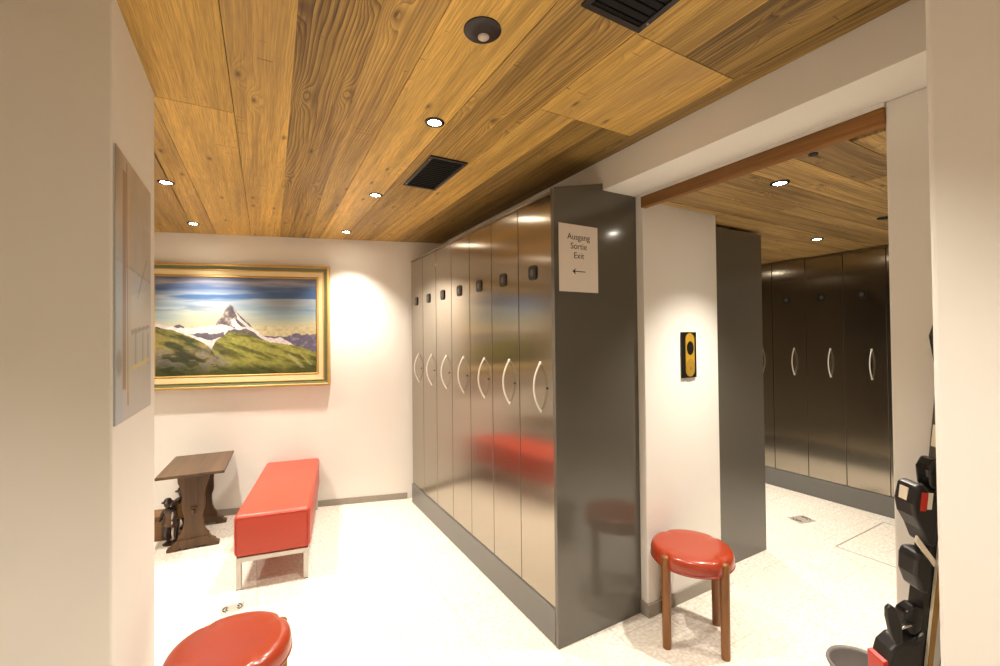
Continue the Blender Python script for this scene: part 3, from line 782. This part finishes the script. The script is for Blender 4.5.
def skinned(name, joints, edges, radii, m, parent, sub=2):
    me = bpy.data.meshes.new(name); me.from_pydata(joints, edges, []); me.update()
    o = bpy.data.objects.new(name, me); COL.objects.link(o); me.materials.append(m); o.parent = parent
    md = o.modifiers.new('skin', 'SKIN'); md.use_smooth_shade = True
    for i, r_ in enumerate(radii):
        sv = me.skin_vertices[0].data[i]; sv.radius = (r_, r_) if not isinstance(r_, tuple) else r_; sv.use_root = (i == 0)
    s = o.modifiers.new('sub', 'SUBSURF'); s.levels = sub; s.render_levels = sub
    return o
bronze = mat('dark_carved_figure', (52, 38, 30), .35, noise=.2, nscale=40)
gold_c = mat('ochre_coat', (136, 104, 44), .5, noise=.2, nscale=40)
white_c = mat('pale_cloth', (214, 204, 196), .6)
def figurine(label, x, y, rz, s, coat, lean):
    t = thing('figurine', label, 'figurine', (x, y, 0), rz); t.scale = (s, s, s)
    J = [(0, 0, .50), (0, -.01*lean, .62), (0, -.03*lean, .74), (0, -.06*lean, .84), (0, -.08*lean, .90),
         (.07, 0, .47), (.08, -.04, .26), (.08, .0, .05), (.08, -.09, .025), (-.07, 0, .47), (-.08, -.06, .27), (-.08, .02, .05), (-.08, -.07, .025),
         (.13, -.04*lean, .80), (.19, -.10, .66), (.14, -.20, .60), (-.13, -.04*lean, .80), (-.19, -.08, .64), (-.15, -.19, .58)]
    E = [(0, 1), (1, 2), (2, 3), (3, 4), (0, 5), (5, 6), (6, 7), (7, 8), (0, 9), (9, 10), (10, 11), (11, 12), (3, 13), (13, 14), (14, 15), (3, 16), (16, 17), (17, 18)]
    Rr = [.085, .08, .095, .06, .04, .07, .05, .04, .032, .07, .05, .04, .032, .055, .04, .025, .055, .04, .025]
    body = skinned('body', J, E, Rr, bronze, t)
    b = bmesh.new(); bmesh.ops.create_uvsphere(b, u_segments=20, v_segments=14, radius=.085); bmesh.ops.scale(b, verts=b.verts, vec=(.85, 1, 1.15)); bmesh.ops.translate(b, verts=b.verts, vec=(0, -.09*lean, .99))
    h = obj('head', b, bronze, t, smooth=True)
    b = bmesh.new(); lathe(b, [(0, .075), (.05, .07), (.075, .04), (.085, .0), (.13, -.01), (.13, -.018), (.08, -.012)], 24, c=(0, -.085*lean, 1.045)); obj('hat', b, bronze, h, smooth=True)
    b = bmesh.new(); lathe(b, [(.075, .86), (.13, .82), (.135, .74), (.115, .62), (.125, .52), (.15, .44), (.14, .435), (.10, .5)], 24, c=(0, -.02*lean, 0)); bmesh.ops.scale(b, verts=b.verts, vec=(1, .8, 1))
    obj('coat', b, coat, t, smooth=True)
    b = bmesh.new(); tube(b, [(.105, -.085, .80), (.10, -.11, .66), (.095, -.105, .50)], .018, 8); tube(b, [(.085, -.05, .40), (.085, -.075, .26), (.085, -.05, .12)], [.03, .024, .02], 8)
    obj('pale_stripe', b, white_c, t, smooth=True)
    b = bmesh.new(); lathe(b, [(0, 0), (.16, 0), (.16, .022), (.14, .03), (0, .03)], 28, c=(0, -.02, -.006)); obj('base', b, bronze, t, smooth=False)
    return t
figurine('small dark figurine with ochre coat leaning forward, behind the trestle table', -.525, 4.45, .5, .37, gold_c, 1.1)
figurine('small dark figurine with brown coat, nearest the wooden box', -.568, 4.33, -.5, .33, mat('brown_coat', (92, 64, 40), .5, noise=.2, nscale=40), 1.3)

# ------------------------------------------------------------------ bucket
t = thing('bucket', 'grey plastic bucket on the floor at the right bottom corner', 'bucket', (2.145, .830, 0))
t.scale = (.82, .82, .86)
bk = mat('grey_bucket', (112, 106, 102), .4)
bm = bmesh.new(); lathe(bm, [(0, 0), (.100, 0), (.104, .006), (.134, .286), (.143, .289), (.146, .296), (.143, .303), (.134, .303), (.128, .29), (.098, .012), (0, .012)], 48)
obj('tub', bm, bk, t, smooth=True)

# ------------------------------------------------------------------ skis and bindings leaning in the niche
ski_blk = mat('ski_black', (22, 21, 20), .25, coat=.3); ski_wht = mat('ski_white', (232, 222, 200), .35); ski_gold = mat('ski_gold', (150, 112, 48), .35)
ski_grey = mat('ski_tip_grey', (84, 78, 70), .35); red_p = mat('red_plastic', (190, 40, 22), .35)
def ski(label, base, top, face, stripes=False):
    """ski leaning from base to top; face = direction its top sheet looks at."""
    base, top = Vector(base), Vector(top); w = (top-base); Ls = 1.62
    zax = w.normalized(); f = Vector(face); f = (f-zax*f.dot(zax)).normalized(); xax = f.cross(zax).normalized()  # local: x width, y=-f, z length
    t = thing('ski', label, 'ski', (0, 0, 0), 0, 'skis leaning in the niche')
    M = Matrix((xax, -f, zax)).transposed().to_4x4(); M.translation = base
    t.matrix_world = M
    def prof(z):
        u = z/Ls
        half = .038-.008*math.sin(math.pi*u)+(.008 if u > .9 else 0)
        if u > .93: half *= max(.05, math.sqrt(max(0, 1-((u-.93)/.07)**2)))
        yb = -.06*max(0, (u-.88)/.12)**2*1.2
        return half, -yb*-1 if False else yb*-1*-1
    def strip(m, name, k0, k1, y0, y1, par=None):
        b = bmesh.new(); n = 46; rows = []
        for i in range(n+1):
            z = Ls*i/n; hh, yo = prof(z)
            rows.append([b.verts.new(p) for p in ((hh*k0, y0+yo, z), (hh*k1, y0+yo, z), (hh*k1, y1+yo, z), (hh*k0, y1+yo, z))])
        for A, B in zip(rows, rows[1:]):
            for k in range(4): b.faces.new([A[k], A[(k+1) % 4], B[(k+1) % 4], B[k]])
        b.faces.new(rows[0]); b.faces.new(list(reversed(rows[-1])))
        return obj(name, b, m, par or t)
    strip(ski_blk, 'body', -1, 1, 0, .014)
    if stripes:
        strip(ski_wht, 'white_stripe', .32, .88, -.0015, -.0002); strip(ski_wht, 'white_stripe', -.55, -.1, -.0015, -.0002)
    else:
        strip(ski_gold, 'gold_edge', -1.03, -.97, -.001, .0145); strip(ski_wht, 'white_stripe', -.92, -.62, -.0015, -.0002)
    return t, M
f1 = (-.88, .47, 0)
s1, M1 = ski('black ski with grey tip leaning beside the pillar, its heel binding uppermost', (1.86, .622, .012), (1.90, .475, 1.63), f1)
s2, M2 = ski('black ski with white stripe half hidden behind the pillar edge', (1.85, .548, .012), (1.90, .400, 1.63), f1, True)
b = bmesh.new(); extrude_poly(b, [(-.036, 1.19), (.036, 1.19), (.040, 1.50), (-.040, 1.50)], 'Y', -.0022, -.0003)
gp = obj('grey_tip_panel', b, ski_grey, s1)
obj('white_sticker', bx(.005, .032, -.0032, -.0023, 1.23, 1.30), ski_wht, gp)

def heel(parent, zc):
    P = [(-.020, zc-.095), (-.045, zc-.09), (-.070, zc-.04), (-.098, zc+.0), (-.110, zc+.04), (-.104, zc+.095), (-.080, zc+.105), (-.06, zc+.085), (-.045, zc+.06), (-.020, zc+.07)]
    b = bmesh.new(); extrude_poly(b, P, 'X', -.034, .034); h = obj('heel_piece', b, black_pl, parent, bevel=.009, seg=3)
    obj('red_label', bx(-.0352, -.0335, -.086, -.066, zc+.022, zc+.080), red_p, h)
    obj('white_label', bx(-.0354, -.0335, -.064, -.050, zc+.028, zc+.080), ski_wht, h)
    obj('white_label', bx(-.012, .014, -.1105, -.106, zc+.045, zc+.085), ski_wht, h)
    b = bmesh.new(); extrude_poly(b, [(-.02, zc+.075), (-.050, zc+.09), (-.062, zc+.15), (-.045, zc+.185), (-.02, zc+.18)], 'X', -.026, .026)
    obj('heel_lever', b, black_gl, h, bevel=.012, seg=3)
    return h
def binding(parent, zc):
    b = bmesh.new(); extrude_poly(b, [(-.018, zc-.56), (.034, zc-.56), (.034, zc+.10), (-.018, zc+.10)], 'Y', -.022, -.002)
    obj('mounting_plate', b, black_pl, parent, bevel=.003)
    h = heel(parent, zc)
    b = bmesh.new(); extrude_poly(b, [(-.022, zc-.13), (-.020, zc-.155), (-.092, zc-.075), (-.088, zc-.055)], 'X', -.038, -.030); obj('white_bar', b, ski_wht, h, bevel=.002)
    b = bmesh.new(); extrude_poly(b, [(-.022, zc-.25), (-.050, zc-.24), (-.074, zc-.19), (-.078, zc-.14), (-.070, zc-.115), (-.022, zc-.115)], 'X', -.034, .034)
    obj('boot_pad', b, black_pl, parent, bevel=.012, seg=3)
    # toe piece
    P = [(-.018, zc-.60), (-.08, zc-.60), (-.120, zc-.54), (-.132, zc-.48), (-.124, zc-.435), (-.095, zc-.405), (-.050, zc-.40), (-.018, zc-.37)]
    b = bmesh.new(); extrude_poly(b, P, 'X', -.034, .034); tp = obj('toe_piece', b, black_pl, parent, bevel=.012, seg=3)
    b = bmesh.new(); extrude_poly(b, [(-.100, zc-.60), (-.134, zc-.545), (-.146, zc-.475), (-.130, zc-.470), (-.118, zc-.54), (-.08, zc-.60)], 'X', -.030, .030)
    obj('red_cover', b, red_p, tp, bevel=.002)
    # brake
    b = bmesh.new(); extrude_poly(b, [(-.022, zc-.40), (-.060, zc-.39), (-.082, zc-.36), (-.078, zc-.315), (-.050, zc-.295), (-.022, zc-.30)], 'X', -.022, .022)
    bh = obj('brake_housing', b, black_gl, parent, bevel=.008, seg=3)
    for s in (-1, 1):
        b = bmesh.new(); tube(b, [(s*.022, -.05, zc-.35), (s*.040, -.09, zc-.345), (s*.043, -.125, zc-.355)] if s < 0 else [(s*.022, -.05, zc-.35), (s*.040, -.03, zc-.40), (s*.043, -.03, zc-.46), (.10, -.03, zc-.49)], .0035, 8)
        w_ = obj('brake_wire', b, chrome, bh, smooth=True)
        if s < 0:
            b = bmesh.new(); extrude_poly(b, [(-.110, zc-.395), (-.128, zc-.405), (-.150, zc-.37), (-.168, zc-.315), (-.172, zc-.285), (-.160, zc-.272), (-.140, zc-.285), (-.118, zc-.335)], 'X', s*.043-.007, s*.043+.007)
            obj('brake_paddle', b, black_pl, w_, bevel=.004)
binding(s1, 1.02)
heel(s2, 1.36)

# ------------------------------------------------------------------ camera and world
fpx, yaw, pitch, roll = 435.09, 0.516809, 0.0129, 0.0107
cy_, sy_ = math.cos(yaw), math.sin(yaw); cp, sp_ = math.cos(pitch), math.sin(pitch); cr, sr = math.cos(roll), math.sin(roll)
fwd = Vector((sy_*cp, cy_*cp, sp_)); right = Vector((cy_, -sy_, 0)); down = fwd.cross(right)
r2 = right*cr+down*sr; dn = -right*sr+down*cr
cam = bpy.data.cameras.new('camera'); co = bpy.data.objects.new('camera', cam); COL.objects.link(co)
Mc = Matrix((r2, -dn, -fwd)).transposed().to_4x4(); Mc.translation = (0, 0, 1.6); co.matrix_world = Mc
cam.sensor_width = 36; cam.lens = fpx/1000*36; cam.clip_start = .02
S.camera = co
w = bpy.data.worlds.new('world'); S.world = w; w.use_nodes = True
w.node_tree.nodes['Background'].inputs[0].default_value = (1, .88, .72, 1); w.node_tree.nodes['Background'].inputs[1].default_value = .05
S.view_settings.view_transform = 'Standard'; S.view_settings.look = 'None'; S.view_settings.gamma = 1
S.view_settings.use_curve_mapping = False; S.view_settings.exposure = 1.2
